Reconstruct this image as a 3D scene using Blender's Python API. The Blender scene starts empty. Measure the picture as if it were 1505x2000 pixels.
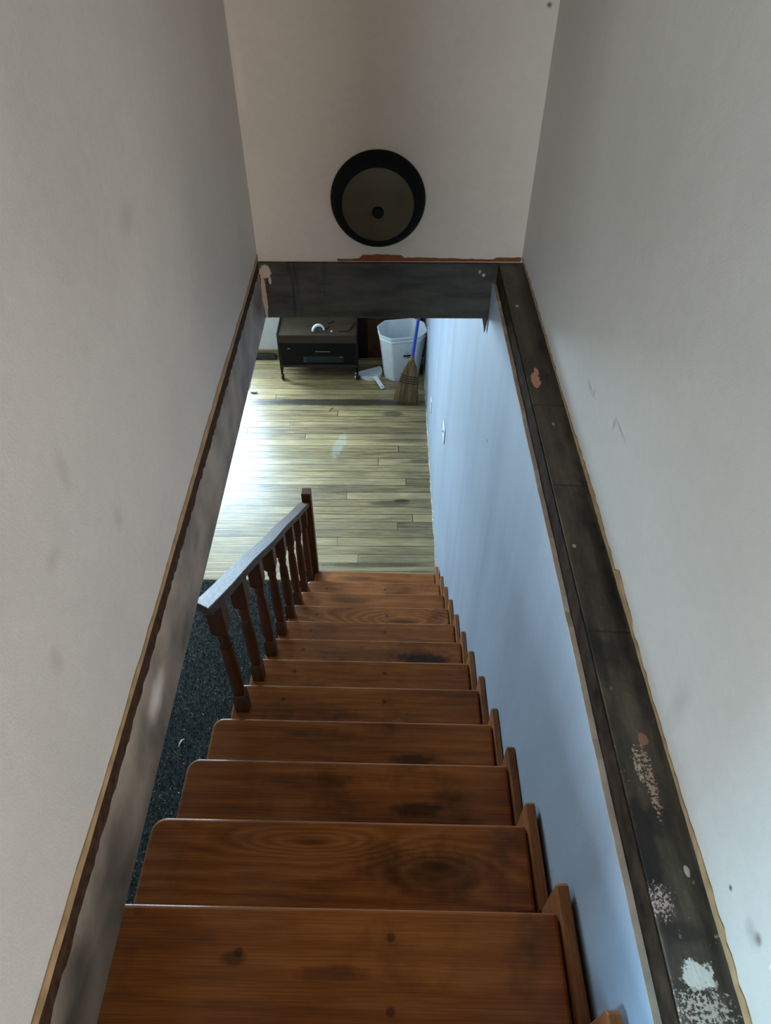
import bpy, bmesh, math, random
from mathutils import Vector, Matrix, Euler
random.seed(7)
S = bpy.context.scene
COL = S.collection
R = math.radians

# ------------------------------------------------------------------ camera, world, lights, exposure
CAM_Z = 3.9017
cam_d = bpy.data.cameras.new('camera'); cam = bpy.data.objects.new('camera', cam_d); COL.objects.link(cam)
cam.location = (0, 0, CAM_Z)
cam_d.sensor_fit = 'VERTICAL'; cam_d.sensor_height = 24.0
cam_d.lens = 1361.974 / 2000 * 24.0
cam_d.clip_start = 0.02
th, roll = 0.79279, 0.0049
f = Vector((0, math.cos(th), -math.sin(th))); r0 = Vector((1, 0, 0)); u0 = r0.cross(f)
r1 = math.cos(roll) * r0 + math.sin(roll) * u0; u1 = -math.sin(roll) * r0 + math.cos(roll) * u0
cam.matrix_world = Matrix.Translation((0, 0, CAM_Z)) @ Matrix((r1, u1, -f)).transposed().to_4x4()
S.camera = cam
S.view_settings.view_transform = 'Standard'; S.view_settings.look = 'None'
S.view_settings.gamma = 1.0; S.view_settings.use_curve_mapping = False
S.view_settings.exposure = 0.0
S.cycles.max_bounces = 10; S.cycles.diffuse_bounces = 6; S.cycles.glossy_bounces = 4
S.cycles.transparent_max_bounces = 8; S.cycles.sample_clamp_indirect = 4.0
S.cycles.caustics_reflective = False; S.cycles.caustics_refractive = False

W = bpy.data.worlds.new('sky'); S.world = W; W.use_nodes = True
W.node_tree.nodes['Background'].inputs[0].default_value = (0.55, 0.75, 1.0, 1)
W.node_tree.nodes['Background'].inputs[1].default_value = 0.35

def area(name, loc, size, target, power, col):
    d = bpy.data.lights.new(name, 'AREA'); d.shape = 'RECTANGLE'; d.size, d.size_y = size
    d.energy = power; d.color = col
    o = bpy.data.objects.new(name, d); COL.objects.link(o); o.location = loc
    o.rotation_euler = (Vector(target) - Vector(loc)).to_track_quat('-Z', 'Y').to_euler()
    return o
# daylight outside the windows, the second and fifth added as fill (window rectangles are cut in the walls below)
area('daylight_window_1', (-2.05, 6.32, 1.30), (1.35, 1.75), (-2.05, 0, 1.30), 410, (0.57, 0.80, 1.0))
area('added_fill_2', (-3.42, 3.6, 1.45), (1.7, 1.3), (0, 3.6, 1.45), 10, (0.52, 0.77, 1.0))  # weak added fill for the lower room, no window known there
area('daylight_window_3', (-3.42, -1.14, 3.75), (0.9, 1.5), (0, -1.14, 3.75), 270, (0.36, 0.72, 1.0))
area('daylight_window_4', (-1.35, -2.62, 3.30), (1.1, 0.9), (-1.35, 0, 3.30), 265, (0.68, 0.85, 1.0))
area('added_fill_5', (1.35, -2.62, 3.30), (1.1, 0.9), (1.35, 0, 3.30), 215, (0.92, 0.93, 0.97))  # added fill that brightens the left stairwell wall

# ------------------------------------------------------------------ node helpers
def lin(c):
    return tuple(((v / 255) / 12.92 if v / 255 <= 0.04045 else ((v / 255 + 0.055) / 1.055) ** 2.4) for v in c) + (1,)
class N:
    def __init__(s, name):
        s.m = bpy.data.materials.new(name); s.m.use_nodes = True
        s.t = s.m.node_tree; s.b = s.t.nodes['Principled BSDF']; s.out = s.t.nodes['Material Output']
    def n(s, typ, **k):
        x = s.t.nodes.new(typ)
        for a, v in k.items(): setattr(x, a, v)
        return x
    def put(s, inp, v):
        if hasattr(v, 'links') or isinstance(v, bpy.types.NodeSocket): s.t.links.new(v, inp)
        else: inp.default_value = v
    def co(s, kind='Object'): return s.n('ShaderNodeTexCoord').outputs[kind]
    def mp(s, v, scale=(1, 1, 1), loc=(0, 0, 0), rot=(0, 0, 0)):
        x = s.n('ShaderNodeMapping'); s.put(x.inputs[0], v); x.inputs[1].default_value = loc
        x.inputs[2].default_value = rot; x.inputs[3].default_value = scale; return x.outputs[0]
    def noise(s, v, scale, detail=3, rough=0.55, dist=0.0):
        x = s.n('ShaderNodeTexNoise'); s.put(x.inputs['Vector'], v); x.inputs['Scale'].default_value = scale
        x.inputs['Detail'].default_value = detail; x.inputs['Roughness'].default_value = rough
        x.inputs['Distortion'].default_value = dist; return x.outputs[0]
    def ramp(s, fac, stops):
        x = s.n('ShaderNodeValToRGB'); s.put(x.inputs[0], fac); e = x.color_ramp.elements
        while len(e) < len(stops): e.new(0.5)
        for i, (p, c) in enumerate(stops):
            e[i].position = p; e[i].color = c if len(c) == 4 else tuple(c) + (1,)
        return x.outputs[0]
    def mix(s, fac, a, b, mode='MIX'):
        x = s.n('ShaderNodeMix', data_type='RGBA', blend_type=mode)
        s.put(x.inputs[0], fac); s.put(x.inputs[6], a); s.put(x.inputs[7], b); return x.outputs[2]
    def mt(s, op, a, b=0.0, c=None):
        x = s.n('ShaderNodeMath', operation=op); s.put(x.inputs[0], a); s.put(x.inputs[1], b)
        if c is not None: s.put(x.inputs[2], c)
        return x.outputs[0]
    def vm(s, op, a, b):
        x = s.n('ShaderNodeVectorMath', operation=op); s.put(x.inputs[0], a); s.put(x.inputs[1], b)
        return x.outputs['Value'] if op in ('LENGTH', 'DISTANCE') else x.outputs[0]
    def rng(s, v, a, b, c=0.0, d=1.0):
        x = s.n('ShaderNodeMapRange'); s.put(x.inputs[0], v)
        for i, q in enumerate((a, b, c, d)): x.inputs[i + 1].default_value = q
        return x.outputs[0]
    def sep(s, v):
        x = s.n('ShaderNodeSeparateXYZ'); s.put(x.inputs[0], v); return x.outputs
    def xyz(s, a, b, c):
        x = s.n('ShaderNodeCombineXYZ'); s.put(x.inputs[0], a); s.put(x.inputs[1], b); s.put(x.inputs[2], c); return x.outputs[0]
    def blob(s, co, c, rad, amp=0.8, ns=30, soft=0.25, rough=0.6):
        """mask 0..1 of an irregular mark at c with radii rad"""
        d = s.vm('MULTIPLY', s.vm('SUBTRACT', co, c), tuple(1 / q for q in rad))
        L = s.vm('LENGTH', d, (0, 0, 0))
        nz = s.noise(co, ns, 4, rough)
        L = s.mt('ADD', L, s.mt('MULTIPLY', s.mt('SUBTRACT', nz, 0.5), amp * 2))
        return s.rng(L, 1.0 - soft / 2, 1.0 + soft / 2, 1, 0)
    def bump(s, h, dist=0.002, strength=0.5):
        x = s.n('ShaderNodeBump'); x.inputs['Strength'].default_value = strength
        x.inputs['Distance'].default_value = dist; s.put(x.inputs['Height'], h)
        s.t.links.new(x.outputs[0], s.b.inputs['Normal'])
    def done(s, col, rough=0.6, spec=0.5, metal=0.0):
        s.put(s.b.inputs['Base Color'], col); s.put(s.b.inputs['Roughness'], rough)
        s.b.inputs['Specular IOR Level'].default_value = spec; s.b.inputs['Metallic'].default_value = metal
        return s.m

def plain(name, rgb, rough=0.5, var=0.12, spec=0.5, metal=0.0, ns=14):
    k = N(name); c = lin(rgb)
    nz = k.noise(k.co(), ns, 4)
    lo = tuple(q * (1 - var) for q in c[:3]) + (1,); hi = tuple(min(1, q * (1 + var)) for q in c[:3]) + (1,)
    return k.done(k.ramp(nz, [(0.3, lo), (0.7, hi)]), rough, spec, metal)

def paint(name, rgb, marks=(), grime=0.10, streak=False, bare=None):
    k = N(name); co = k.co(); c = lin(rgb)
    g = k.noise(co, 1.6, 5, 0.6)
    lo = tuple(q * (1 - grime) for q in c[:3]) + (1,)
    col = k.ramp(g, [(0.35, lo), (0.62, c)])
    fine = k.noise(co, 55, 3)
    col = k.mix(k.rng(fine, 0.3, 0.7, 0.0, 0.06), col, (0.12, 0.11, 0.10, 1))
    if bare:
        zz = k.mt('ADD', k.sep(co)[2], k.mt('MULTIPLY', k.noise(co, 40, 3), 0.006))
        mott = k.ramp(k.noise(co, 7, 4), [(.35, lin(tuple(.72*q for q in bare[1]))), (.65, lin(bare[1]))])
        col = k.mix(k.rng(zz, bare[0] + .005, bare[0] + .001, 0, 1), col, mott)
    for (p, rad, rgb2, amt) in marks:
        m = k.blob(co, p, rad, 0.55, 26, 1.3)
        col = k.mix(k.mt('MULTIPLY', m, amt), col, lin(rgb2))
    h = k.noise(co, 240, 2)
    if streak:
        col = k.mix(k.rng(k.noise(k.mp(co, (1, 2.6, 0.3)), 1.9, 3, .6), .42, .68, 0, .22), col, lin((110, 126, 146)))
        s = k.noise(k.mp(co, (1, 2.2, 0.22)), 1.6, 2, 0.5)
        h = k.mt('ADD', k.mt('MULTIPLY', h, 0.25), k.mt('MULTIPLY', s, 6.0))
        k.bump(h, 0.003, 0.35)
    else:
        h = k.mt('ADD', k.mt('MULTIPLY', h, 0.3), k.mt('MULTIPLY', k.noise(co, 5, 3), 3.0))
        k.bump(h, 0.002, 0.5)
    return k.done(col, 0.62, 0.3)

def wood(name, dark, mid, light, along='x', freq=34, rough=0.42, knots=(), dots=(), rnd=True, spec=0.5, stains=(), bandamt=0.09, coat=0.0):
    """planed wood: grain bands along one local axis, knots swirl the bands; dots are dark plugs"""
    k = N(name); co = k.co()
    if rnd:
        oi = k.n('ShaderNodeObjectInfo').outputs['Random']
        cs = k.vm('ADD', co, k.xyz(k.mt('MULTIPLY', oi, 9.0), k.mt('MULTIPLY', oi, 5.0), k.mt('MULTIPLY', oi, 3.0)))
    else: cs = co
    sc = {'x': (0.9, 9, 9), 'y': (9, 0.9, 9), 'z': (9, 9, 0.9)}[along]
    ss = k.mp(cs, sc)
    x, y, z = k.sep(co)
    across = {'x': y, 'y': x, 'z': x}[along]
    warp = k.noise(k.mp(cs, tuple(0.28 * q for q in sc)), 1.3, 3, 0.5)
    h = k.mt('ADD', k.mt('ADD', across, k.mt('MULTIPLY', warp, 0.30)), k.mt('MULTIPLY', k.noise(k.mp(cs, (1, 3, 3)), 7, 3, .6), 0.045))
    kn = None
    for (kx, ky, ax, ay, amp) in knots:
        dx = k.mt('DIVIDE', k.mt('SUBTRACT', x, kx), ax); dy = k.mt('DIVIDE', k.mt('SUBTRACT', y, ky), ay)
        q = k.mt('ADD', k.mt('MULTIPLY', dx, dx), k.mt('MULTIPLY', dy, dy))
        e = k.mt('POWER', 2.718, k.mt('MULTIPLY', q, -1.0))
        h = k.mt('ADD', h, k.mt('MULTIPLY', e, amp))
        core = k.rng(q, 0.005, 0.08, 1, 0)
        kn = core if kn is None else k.mt('MAXIMUM', kn, core)
    band = k.mt('FRACT', k.mt('MULTIPLY', h, freq))
    band = k.rng(k.mt('ABSOLUTE', k.mt('SUBTRACT', band, 0.5)), 0.0, 0.5)
    fib = k.noise(k.mp(ss, (1, 6, 6) if along == 'x' else ((6, 1, 6) if along == 'y' else (6, 6, 1))), 6, 4, 0.65)
    tone = k.noise(k.mp(cs, {'x': (1.6, 5, 5), 'y': (5, 1.6, 5), 'z': (5, 5, 1.6)}[along]), 1.1, 4)
    v = k.mt('ADD', k.mt('MULTIPLY', band, bandamt), k.mt('ADD', k.mt('MULTIPLY', fib, 0.66 - bandamt), k.mt('MULTIPLY', tone, 0.55)))
    col = k.ramp(v, [(0.36, lin(dark)), (0.60, lin(mid)), (0.82, lin(light))])
    if kn is not None: col = k.mix(k.mt('MULTIPLY', kn, 0.6), col, lin(tuple(q * 0.45 for q in dark)))
    blot = k.rng(k.noise(cs, 5.0, 4, 0.6), 0.56, 0.74)
    col = k.mix(k.mt('MULTIPLY', blot, 0.55), col, lin(tuple(q * 0.5 for q in dark)))
    for (p, rad, amt) in stains:
        col = k.mix(k.mt('MULTIPLY', k.blob(co, p, rad, 0.7, 25, 0.7), amt), col, lin((14, 11, 9)))
    for p in dots:
        d = k.rng(k.vm('DISTANCE', co, p), 0.006, 0.0105, 1, 0)
        col = k.mix(k.mt('MULTIPLY', d, 0.6), col, lin((26, 14, 9)))
    k.bump(k.mt('ADD', k.mt('MULTIPLY', band, 0.4), fib), 0.0012, 0.35)
    k.b.inputs['Coat Weight'].default_value = coat; k.b.inputs['Coat Roughness'].default_value = 0.14
    return k.done(col, k.rng(fib, 0.3, 0.7, rough - 0.06, rough + 0.10), spec)

# ------------------------------------------------------------------ mesh helpers
def bm_new(): return bmesh.new()
def bx(bm, x0, x1, y0, y1, z0, z1, mat=None):
    v = [bm.verts.new(p) for p in ((x0,y0,z0),(x1,y0,z0),(x1,y1,z0),(x0,y1,z0),(x0,y0,z1),(x1,y0,z1),(x1,y1,z1),(x0,y1,z1))]
    if mat is not None:
        for q in v: q.co = mat @ q.co
    for i in ((0,3,2,1),(4,5,6,7),(0,1,5,4),(1,2,6,5),(2,3,7,6),(3,0,4,7)): bm.faces.new([v[j] for j in i])
    return v
def prism(bm, pts, axis, a, b):
    """extrude a 2-D outline between a and b along axis ('x': pts are (y,z); 'y': (x,z); 'z': (x,y))"""
    def P(p, t): return {'x': (t, p[0], p[1]), 'y': (p[0], t, p[1]), 'z': (p[0], p[1], t)}[axis]
    A = [bm.verts.new(P(p, a)) for p in pts]; B = [bm.verts.new(P(p, b)) for p in pts]
    n = len(pts); bm.faces.new(A[::-1]); bm.faces.new(B)
    for i in range(n): bm.faces.new((A[i], A[(i+1) % n], B[(i+1) % n], B[i]))
def rings(bm, loops, cap0=True, cap1=True, closed=True):
    V = [[bm.verts.new(p) for p in L] for L in loops]
    n = len(V[0])
    for a, b in zip(V, V[1:]):
        for i in range(n if closed else n - 1): bm.faces.new((a[i], a[(i+1) % n], b[(i+1) % n], b[i]))
    if cap0: bm.faces.new(V[0][::-1])
    if cap1: bm.faces.new(V[-1])
    return V
def circ(rx, ry, n, z=0, c=(0, 0), ph=0.0):
    return [(c[0] + rx*math.cos(2*math.pi*i/n+ph), c[1] + ry*math.sin(2*math.pi*i/n+ph), z) for i in range(n)]
def lathe(bm, prof, n=32, c=(0, 0)): rings(bm, [circ(r, r, n, z, c) for r, z in prof])
def tube(bm, pts, rad, n=8, cap=True):
    pts = [Vector(p) for p in pts]; rad = rad if isinstance(rad, (list, tuple)) else [rad]*len(pts)
    L = []; up = None
    for i, p in enumerate(pts):
        t = (pts[min(i+1, len(pts)-1)] - pts[max(i-1, 0)]).normalized()
        if up is None: up = t.orthogonal().normalized()
        up = (up - t * up.dot(t)).normalized(); s = t.cross(up)
        L.append([p + rad[i]*(math.cos(2*math.pi*k/n)*up + math.sin(2*math.pi*k/n)*s) for k in range(n)])
    rings(bm, L, cap, cap)
def obj(name, bm, m, parent=None, bevel=0.0, seg=2, smooth=False, origin=None):
    bmesh.ops.recalc_face_normals(bm, faces=bm.faces)
    me = bpy.data.meshes.new(name); bm.to_mesh(me); bm.free()
    if origin is not None:
        me.transform(Matrix.Translation(-Vector(origin)))
    me.materials.append(m)
    o = bpy.data.objects.new(name, me); COL.objects.link(o)
    if origin is not None: o.location = origin
    if parent is not None: o.parent = parent
    if smooth:
        for p in me.polygons: p.use_smooth = True
    if bevel > 0:
        b = o.modifiers.new('bevel', 'BEVEL'); b.width = bevel; b.segments = seg; b.limit_method = 'ANGLE'; b.angle_limit = R(30)
    return o
def sharp(o, ang=35):
    me = o.data
    bm = bmesh.new(); bm.from_mesh(me)
    for e in bm.edges:
        if len(e.link_faces) == 2 and e.calc_face_angle(0) > R(ang): e.smooth = False
    bm.to_mesh(me); bm.free()
    for p in me.polygons: p.use_smooth = True
    return o
def tag(o, label=None, cat=None, group=None, kind=None):
    if label: o['label'] = label
    if cat: o['category'] = cat
    if group: o['group'] = group
    if kind: o['kind'] = kind
    return o
def struct(name, bm, m, label, cat, bevel=0.0):
    return tag(obj(name, bm, m, bevel=bevel), label, cat, kind='structure')
def thing(name, label, cat, loc=(0, 0, 0), rot=(0, 0, 0), group=None):
    o = bpy.data.objects.new(name, None); COL.objects.link(o); o.location = loc; o.rotation_euler = rot
    o.empty_display_size = 0.1
    return tag(o, label, cat, group)

# ------------------------------------------------------------------ materials
UP = (196, 187, 176)
M = {}
M['paint_left'] = paint('paint_left', UP, grime=0.12, bare=(2.765, (156, 140, 122)), marks=[
    ((-.447, .717, 3.247), (.1, .012, .03), (120, 112, 100), .22), ((-.447, .614, 3.187), (.1, .02, .012), (120, 112, 104), .22),
    ((-.447, .521, 3.082), (.1, .012, .02), (116, 108, 98), .22), ((-.447, .81, 3.064), (.1, .015, .02), (120, 112, 100), .22),
    ((-.447, 1.2, 3.4), (.1, .03, .02), (130, 120, 105), .22), ((-.447, .696, 2.671), (.1, .045, .028), (222, 208, 196), .75),
    ((-.447, .887, 2.592), (.1, .03, .03), (54, 52, 48), .6), ((-.447, .636, 2.65), (.1, .02, .035), (70, 66, 60), .5),
    ((-.447, .43, 2.69), (.1, .06, .05), (66, 62, 54), .55), ((-.447, .25, 2.70), (.1, .035, .04), (52, 46, 36), .6),
    ((-.447, .34, 2.70), (.1, .04, .06), (80, 74, 64), .5), ((-.447, 1.118, 2.677), (.1, .03, .02), (84, 80, 74), .6), ((-.447, 1.6, 2.65), (.1, .05, .02), (110, 105, 96), .6)])
M['paint_far'] = paint('paint_far', (212, 196, 178), grime=0.08, marks=[
    ((.44, 2.32, 3.52), (.006, .1, .006), (60, 50, 45), .9), ((-.43, 2.32, 3.35), (.012, .1, .09), (225, 205, 195), .5)])
M['paint_right'] = paint('paint_right', UP, grime=0.10, marks=[
    ((.467, 1.32, 2.968), (.1, .025, .004), (110, 108, 106), .55), ((.467, 1.29, 2.975), (.1, .004, .008), (110, 108, 106), .55),
    ((.467, 1.09, 3.03), (.1, .03, .004), (100, 100, 100), .5), ((.467, 1.13, 3.015), (.1, .006, .012), (100, 100, 100), .45),
    ((.467, .561, 2.901), (.1, .02, .05), (150, 146, 140), .35), ((.467, .232, 2.911), (.1, .006, .008), (105, 85, 70), .9),
    ((.467, .24, 2.90), (.1, .014, .012), (150, 140, 130), .6), ((.467, .2, 2.94), (.1, .003, .02), (240, 240, 240), .9), ((.467, .30, 2.88), (.1, .003, .004), (50, 50, 50), .9)])
M['paint_low'] = paint('paint_low', (166, 177, 190), grime=0.10, streak=True, marks=[((.374, 2.0, 2.25), (.1, .008, .008), (60, 60, 60), .9)])
M['paint_back'] = paint('paint_back', (214, 214, 214), grime=0.05)
M['ceiling_up'] = paint('upper_ceiling_paint', (128, 110, 86), grime=0.1)  # unseen ceiling, toned dark and warm to cut bounce onto the walls
M['ceiling'] = paint('ceiling_paint', (206, 204, 200), grime=0.05)
M['tan'] = plain('raw_board_edge', (156, 126, 90), 0.8, 0.25, 0.2, ns=30)
M['rough_brown'] = plain('rough_brown_edge', (56, 36, 22), 0.9, 0.55, 0.15, ns=60)
M['gypsum'] = plain('gypsum_edge', (196, 178, 160), 0.85, 0.15, 0.2, ns=30)
M['caulk'] = plain('chipped_caulk', (200, 195, 178), 0.8, 0.3, 0.2, ns=40)

def ledge_mat():
    k = N('grimy_plank'); co = k.co()
    n1 = k.noise(k.mp(co, (5, 1.0, 4)), 5, 5, 0.6)
    col = k.ramp(n1, [(0.30, lin((26, 22, 18))), (0.5, lin((74, 66, 54))), (0.72, lin((104, 94, 78)))])
    blot = k.rng(k.noise(k.mp(co, (1, 1, 1)), 9, 4, 0.6), 0.55, 0.68)
    col = k.mix(k.mt('MULTIPLY', blot, 0.75), col, lin((18, 16, 14)))
    x, y, z = k.sep(co)
    near = k.rng(y, 1.15, 0.25, 0.0, 1.0)
    sp = k.rng(k.noise(co, 85, 3, 0.7), 0.645, 0.68)
    thin = k.rng(k.noise(co, 10, 2), 0.42, 0.58)
    col = k.mix(k.mt('MULTIPLY', k.mt('MULTIPLY', sp, thin), k.mt('MULTIPLY', near, 0.75)), col, lin((176, 150, 132)))
    for (p, rad, amt) in [((.402, .38, 2.786), (.018, .09, .05), .9), ((.40, .72, 2.786), (.012, .07, .05), .7), ((.455, .9, 2.786), (.012, .25, .05), .6), ((.43, .42, 2.786), (.02, .03, .05), .6), ((.42, .27, 2.786), (.03, .015, .05), .6)]:
        col = k.mix(k.mt('MULTIPLY', k.blob(co, p, rad, .6, 40, .6), amt), col, lin((14, 13, 12)))
    for (p, rad, c, ns, amp) in [((.425, .218, 2.786), (.022, .016, .05), (218, 216, 208), 60, 1.15),
            ((.424, .175, 2.786), (.03, .028, .05), (190, 180, 168), 170, 2.4), ((.434, .487, 2.786), (.007, .05, .05), (178, 150, 130), 200, 1.9),
            ((.421, .517, 2.786), (.006, .03, .05), (188, 172, 150), 190, 1.6), ((.402, .309, 2.786), (.015, .018, .05), (190, 166, 160), 210, 2.2),
            ((.413, 1.615, 2.786), (.012, .035, .05), (205, 150, 122), 70, .7), ((.421, 1.655, 2.786), (.006, .02, .05), (205, 150, 122), 70, .5),
            ((.414, 2.019, 2.786), (.005, .008, .05), (196, 178, 140), 60, .2), ((.44, .56, 2.786), (.008, .012, .05), (150, 110, 92), 80, .6),
            ((.405, 1.0, 2.786), (.004, .005, .05), (190, 150, 130), 60, .4), ((.43, 1.42, 2.786), (.004, .006, .05), (170, 140, 120), 60, .4), ((.452, .35, 2.786), (.004, .008, .05), (190, 180, 165), 60, .5)]:
        m = k.blob(co, p, rad, amp, ns, 0.2, 0.7)
        if ns >= 150: m = k.mt('MULTIPLY', m, k.rng(k.noise(co, 260, 3, .6), .44, .50))
        col = k.mix(m, col, lin(c))
    # joints between boards
    for yy in (1.19, 1.50, .78):
        d = k.mt('ABSOLUTE', k.mt('SUBTRACT', k.mt('ADD', y, k.mt('MULTIPLY', x, 0.06)), yy + .025))
        col = k.mix(k.rng(d, 0.0012, 0.0035, 0.8, 0), col, (0.004, 0.004, 0.004, 1))
    k.bump(k.mt('ADD', n1, k.mt('MULTIPLY', k.noise(co, 40, 3), 0.4)), 0.004, 0.5)
    return k.done(col, k.rng(n1, 0.3, 0.7, 0.38, 0.6), 0.5)
M['ledge'] = ledge_mat()
M['ledge_face'] = plain('shade_dark_strip', (50, 39, 30), 0.9, 0.6, 0.05, ns=25)
def beam_mat():
    k = N('dark_beam'); co = k.co()
    n1 = k.noise(k.mp(co, (1.0, 4, 4)), 6, 5, 0.6)
    col = k.ramp(n1, [(0.3, lin((46, 44, 38))), (0.7, lin((82, 77, 66)))])
    v = k.rng(k.noise(k.mp(co, (26, 1, 1.5)), 2, 3), 0.56, 0.68)
    x, y, z = k.sep(co)
    col = k.mix(k.mt('MULTIPLY', v, k.rng(x, -0.1, -0.35, 0.1, 0.8)), col, lin((12, 11, 10)))
    sp = k.rng(k.noise(co, 120, 2, 0.7), 0.75, 0.78)
    col = k.mix(k.mt('MULTIPLY', sp, 0.5), col, lin((170, 150, 130)))
    col = k.mix(k.rng(k.mt('ADD', z, k.mt('MULTIPLY', k.noise(co, 30, 3), 0.012)), 2.588, 2.583, 0, 0.6), col, lin((104, 82, 66)))
    for (p, rad, c, amp) in [((-.425, 2.307, 2.752), (.020, .1, .026), (196, 168, 146), .55), ((-.438, 2.307, 2.66), (.009, .1, .09), (186, 156, 134), .45),
            ((-.412, 2.307, 2.722), (.005, .1, .016), (196, 168, 146), .3), ((.34, 2.307, 2.745), (.006, .1, .006), (190, 165, 130), .3), ((.325, 2.307, 2.757), (.004, .1, .008), (170, 150, 130), .4)]:
        col = k.mix(k.blob(co, p, rad, amp, 60, 0.2), col, lin(c))
    k.bump(k.mt('ADD', n1, k.noise(k.mp(co, (30, 1, 2)), 2, 3)), 0.002, 0.4)
    return k.done(col, 0.6, 0.35)
M['beam'] = beam_mat()

def floor_mat():
    k = N('strip_floor'); co = k.co(); x, y, z = k.sep(co)
    pitch = 0.083
    row = k.mt('FLOOR', k.mt('DIVIDE', y, pitch))
    wn = k.n('ShaderNodeTexWhiteNoise', noise_dimensions='1D'); k.put(wn.inputs['W'], row); rr = wn.outputs['Value']
    seg = k.mt('ADD', k.mt('DIVIDE', x, 3.1), k.mt('MULTIPLY', rr, 7.3))
    segi = k.mt('FLOOR', seg)
    wn2 = k.n('ShaderNodeTexWhiteNoise', noise_dimensions='2D'); k.put(wn2.inputs['Vector'], k.xyz(row, segi, 0.0)); tone = wn2.outputs['Value']
    off = k.xyz(k.mt('MULTIPLY', tone, 13.0), 0.0, k.mt('MULTIPLY', rr, 5.0))
    g = k.noise(k.mp(k.vm('ADD', co, off), (0.9, 17, 1)), 3.6, 6, 0.68, 0.5)
    v = k.mt('ADD', k.mt('MULTIPLY', g, 0.72), k.mt('MULTIPLY', tone, 0.20))
    col = k.ramp(v, [(0.28, lin((94, 80, 54))), (0.45, lin((156, 135, 94))), (0.60, lin((188, 166, 120))), (0.78, lin((210, 190, 146)))])
    dirt = k.rng(k.noise(k.mp(co, (0.8, 2.2, 1)), 2.3, 5, 0.62), 0.48, 0.72)
    col = k.mix(k.mt('MULTIPLY', dirt, 0.55), col, lin((70, 58, 40)))
    right = k.rng(x, -0.3, 0.36, 0.0, 0.35)  # floor colour darkens to the right, painting in the window light's falloff
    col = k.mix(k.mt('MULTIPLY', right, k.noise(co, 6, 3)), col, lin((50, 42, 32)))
    # worn dark boards and stains
    for (p, rad, amt) in [((-.45, 5.27, 0), (.85, .05, .2), .85), ((.131, 3.972, 0), (.06, .018, .2), .85), ((.02, 3.94, 0), (.14, .03, .2), .55), ((.06, 5.1, 0), (.1, .04, .2), .6),
                          ((.30, 4.45, 0), (.10, .03, .2), .6), ((-.98, 4.13, 0), (.06, .01, .2), .8), ((.2, 4.72, 0), (.3, .03, .2), .45), ((-.1, 3.3, 0), (.4, .02, .2), .7)]:
        col = k.mix(k.mt('MULTIPLY', k.blob(co, p, rad, .35, 14, .5), amt), col, lin((34, 30, 25)))
    cr = k.xyz(k.mt('ADD', k.mt('MULTIPLY', k.mt('ADD', x, .405), .93), k.mt('MULTIPLY', k.mt('ADD', y, -4.65), -.25)), k.mt('ADD', k.mt('MULTIPLY', k.mt('ADD', y, -4.65), .96), k.mt('MULTIPLY', k.mt('ADD', x, .405), .25)), 0.0)
    sc = k.mt('MULTIPLY', k.blob(cr, (0, 0, 0), (.045, .15, .2), .8, 34, .5), 0.30)
    col = k.mix(sc, col, lin((206, 206, 200)))
    dy = k.mt('ABSOLUTE', k.mt('SUBTRACT', k.mt('FRACT', k.mt('DIVIDE', y, pitch)), 0.5))
    gap = k.rng(dy, 0.455, 0.486, 0, 1)
    dxx = k.mt('ABSOLUTE', k.mt('SUBTRACT', k.mt('FRACT', seg), 0.5))
    gap = k.mt('MAXIMUM', gap, k.rng(dxx, 0.4985, 0.4994, 0, 1))
    col = k.mix(k.mt('MULTIPLY', gap, 0.85), col, lin((20, 17, 14)))
    h = k.mt('SUBTRACT', k.mt('MULTIPLY', g, 0.25), gap)
    h = k.mt('ADD', h, k.mt('MULTIPLY', tone, 0.3))
    k.bump(h, 0.002, 0.4)
    return k.done(col, k.rng(k.mt('ADD', k.mt('MULTIPLY', g, .5), k.mt('MULTIPLY', dirt, .5)), 0.2, 0.7, 0.30, 0.46), 0.6)
M['floor'] = floor_mat()
TR = dict(dark=(90, 48, 22), mid=(154, 87, 37), light=(194, 120, 56), rough=0.55, spec=0.14, coat=0.3)
PLUGS = [(-.37, -.06, .0), (0.0, -.06, .0), (.35, -.06, .0)]
M['tread'] = wood('stair_wood', **TR, dots=[(p[0], p[1], 0.0) for p in PLUGS])
M['tread_knotty'] = wood('stair_wood_knotty', **TR, freq=24, rnd=False, bandamt=0.15,
    knots=[(-.17, -.05, .17, .030, .17), (.12, -.10, .14, .05, -.15)], stains=[((.13, -.11, 0), (.10, .05, .1), .55), ((.0, -.1, 0), (.05, .05, .1), .4)])
M['tread_plain'] = wood('stair_wood_bare', **TR, bandamt=.1, freq=20, stains=[((-.2, -.06, 0), (.12, .02, .1), .4), ((.1, -.13, 0), (.07, .02, .1), .7)])
M['tread_near'] = wood('stair_wood_plain', **TR, freq=18, rnd=False, dots=[(.015, -.05, 0), (.015, -.167, 0), (.43, -.17, 0), (-.27, -.08, 0)],
    stains=[((.405, -.075, 0), (.05, .022, .1), .8), ((-.28, -.09, 0), (.025, .012, .1), .6), ((-.1, -.11, 0), (.06, .012, .1), .35)])
M['tread_stain'] = wood('stair_wood_stained', **TR, dots=[(-.37, -.06, 0)], stains=[((.18, -.10, 0), (.12, .035, .1), .85), ((-.1, -.08, 0), (.2, .03, .1), .4)])
M['tread_swirl'] = wood('stair_wood_swirled', **TR, freq=34, rnd=False, bandamt=0.2, knots=[(.1, -.10, .34, .07, .22)], dots=[(-.37, -.06, 0), (.01, -.06, 0), (.36, -.06, 0)])
M['stringer'] = wood('stringer_wood', (50, 27, 15), (92, 52, 27), (120, 74, 40), along='y', spec=.25, rough=.5)
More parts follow.
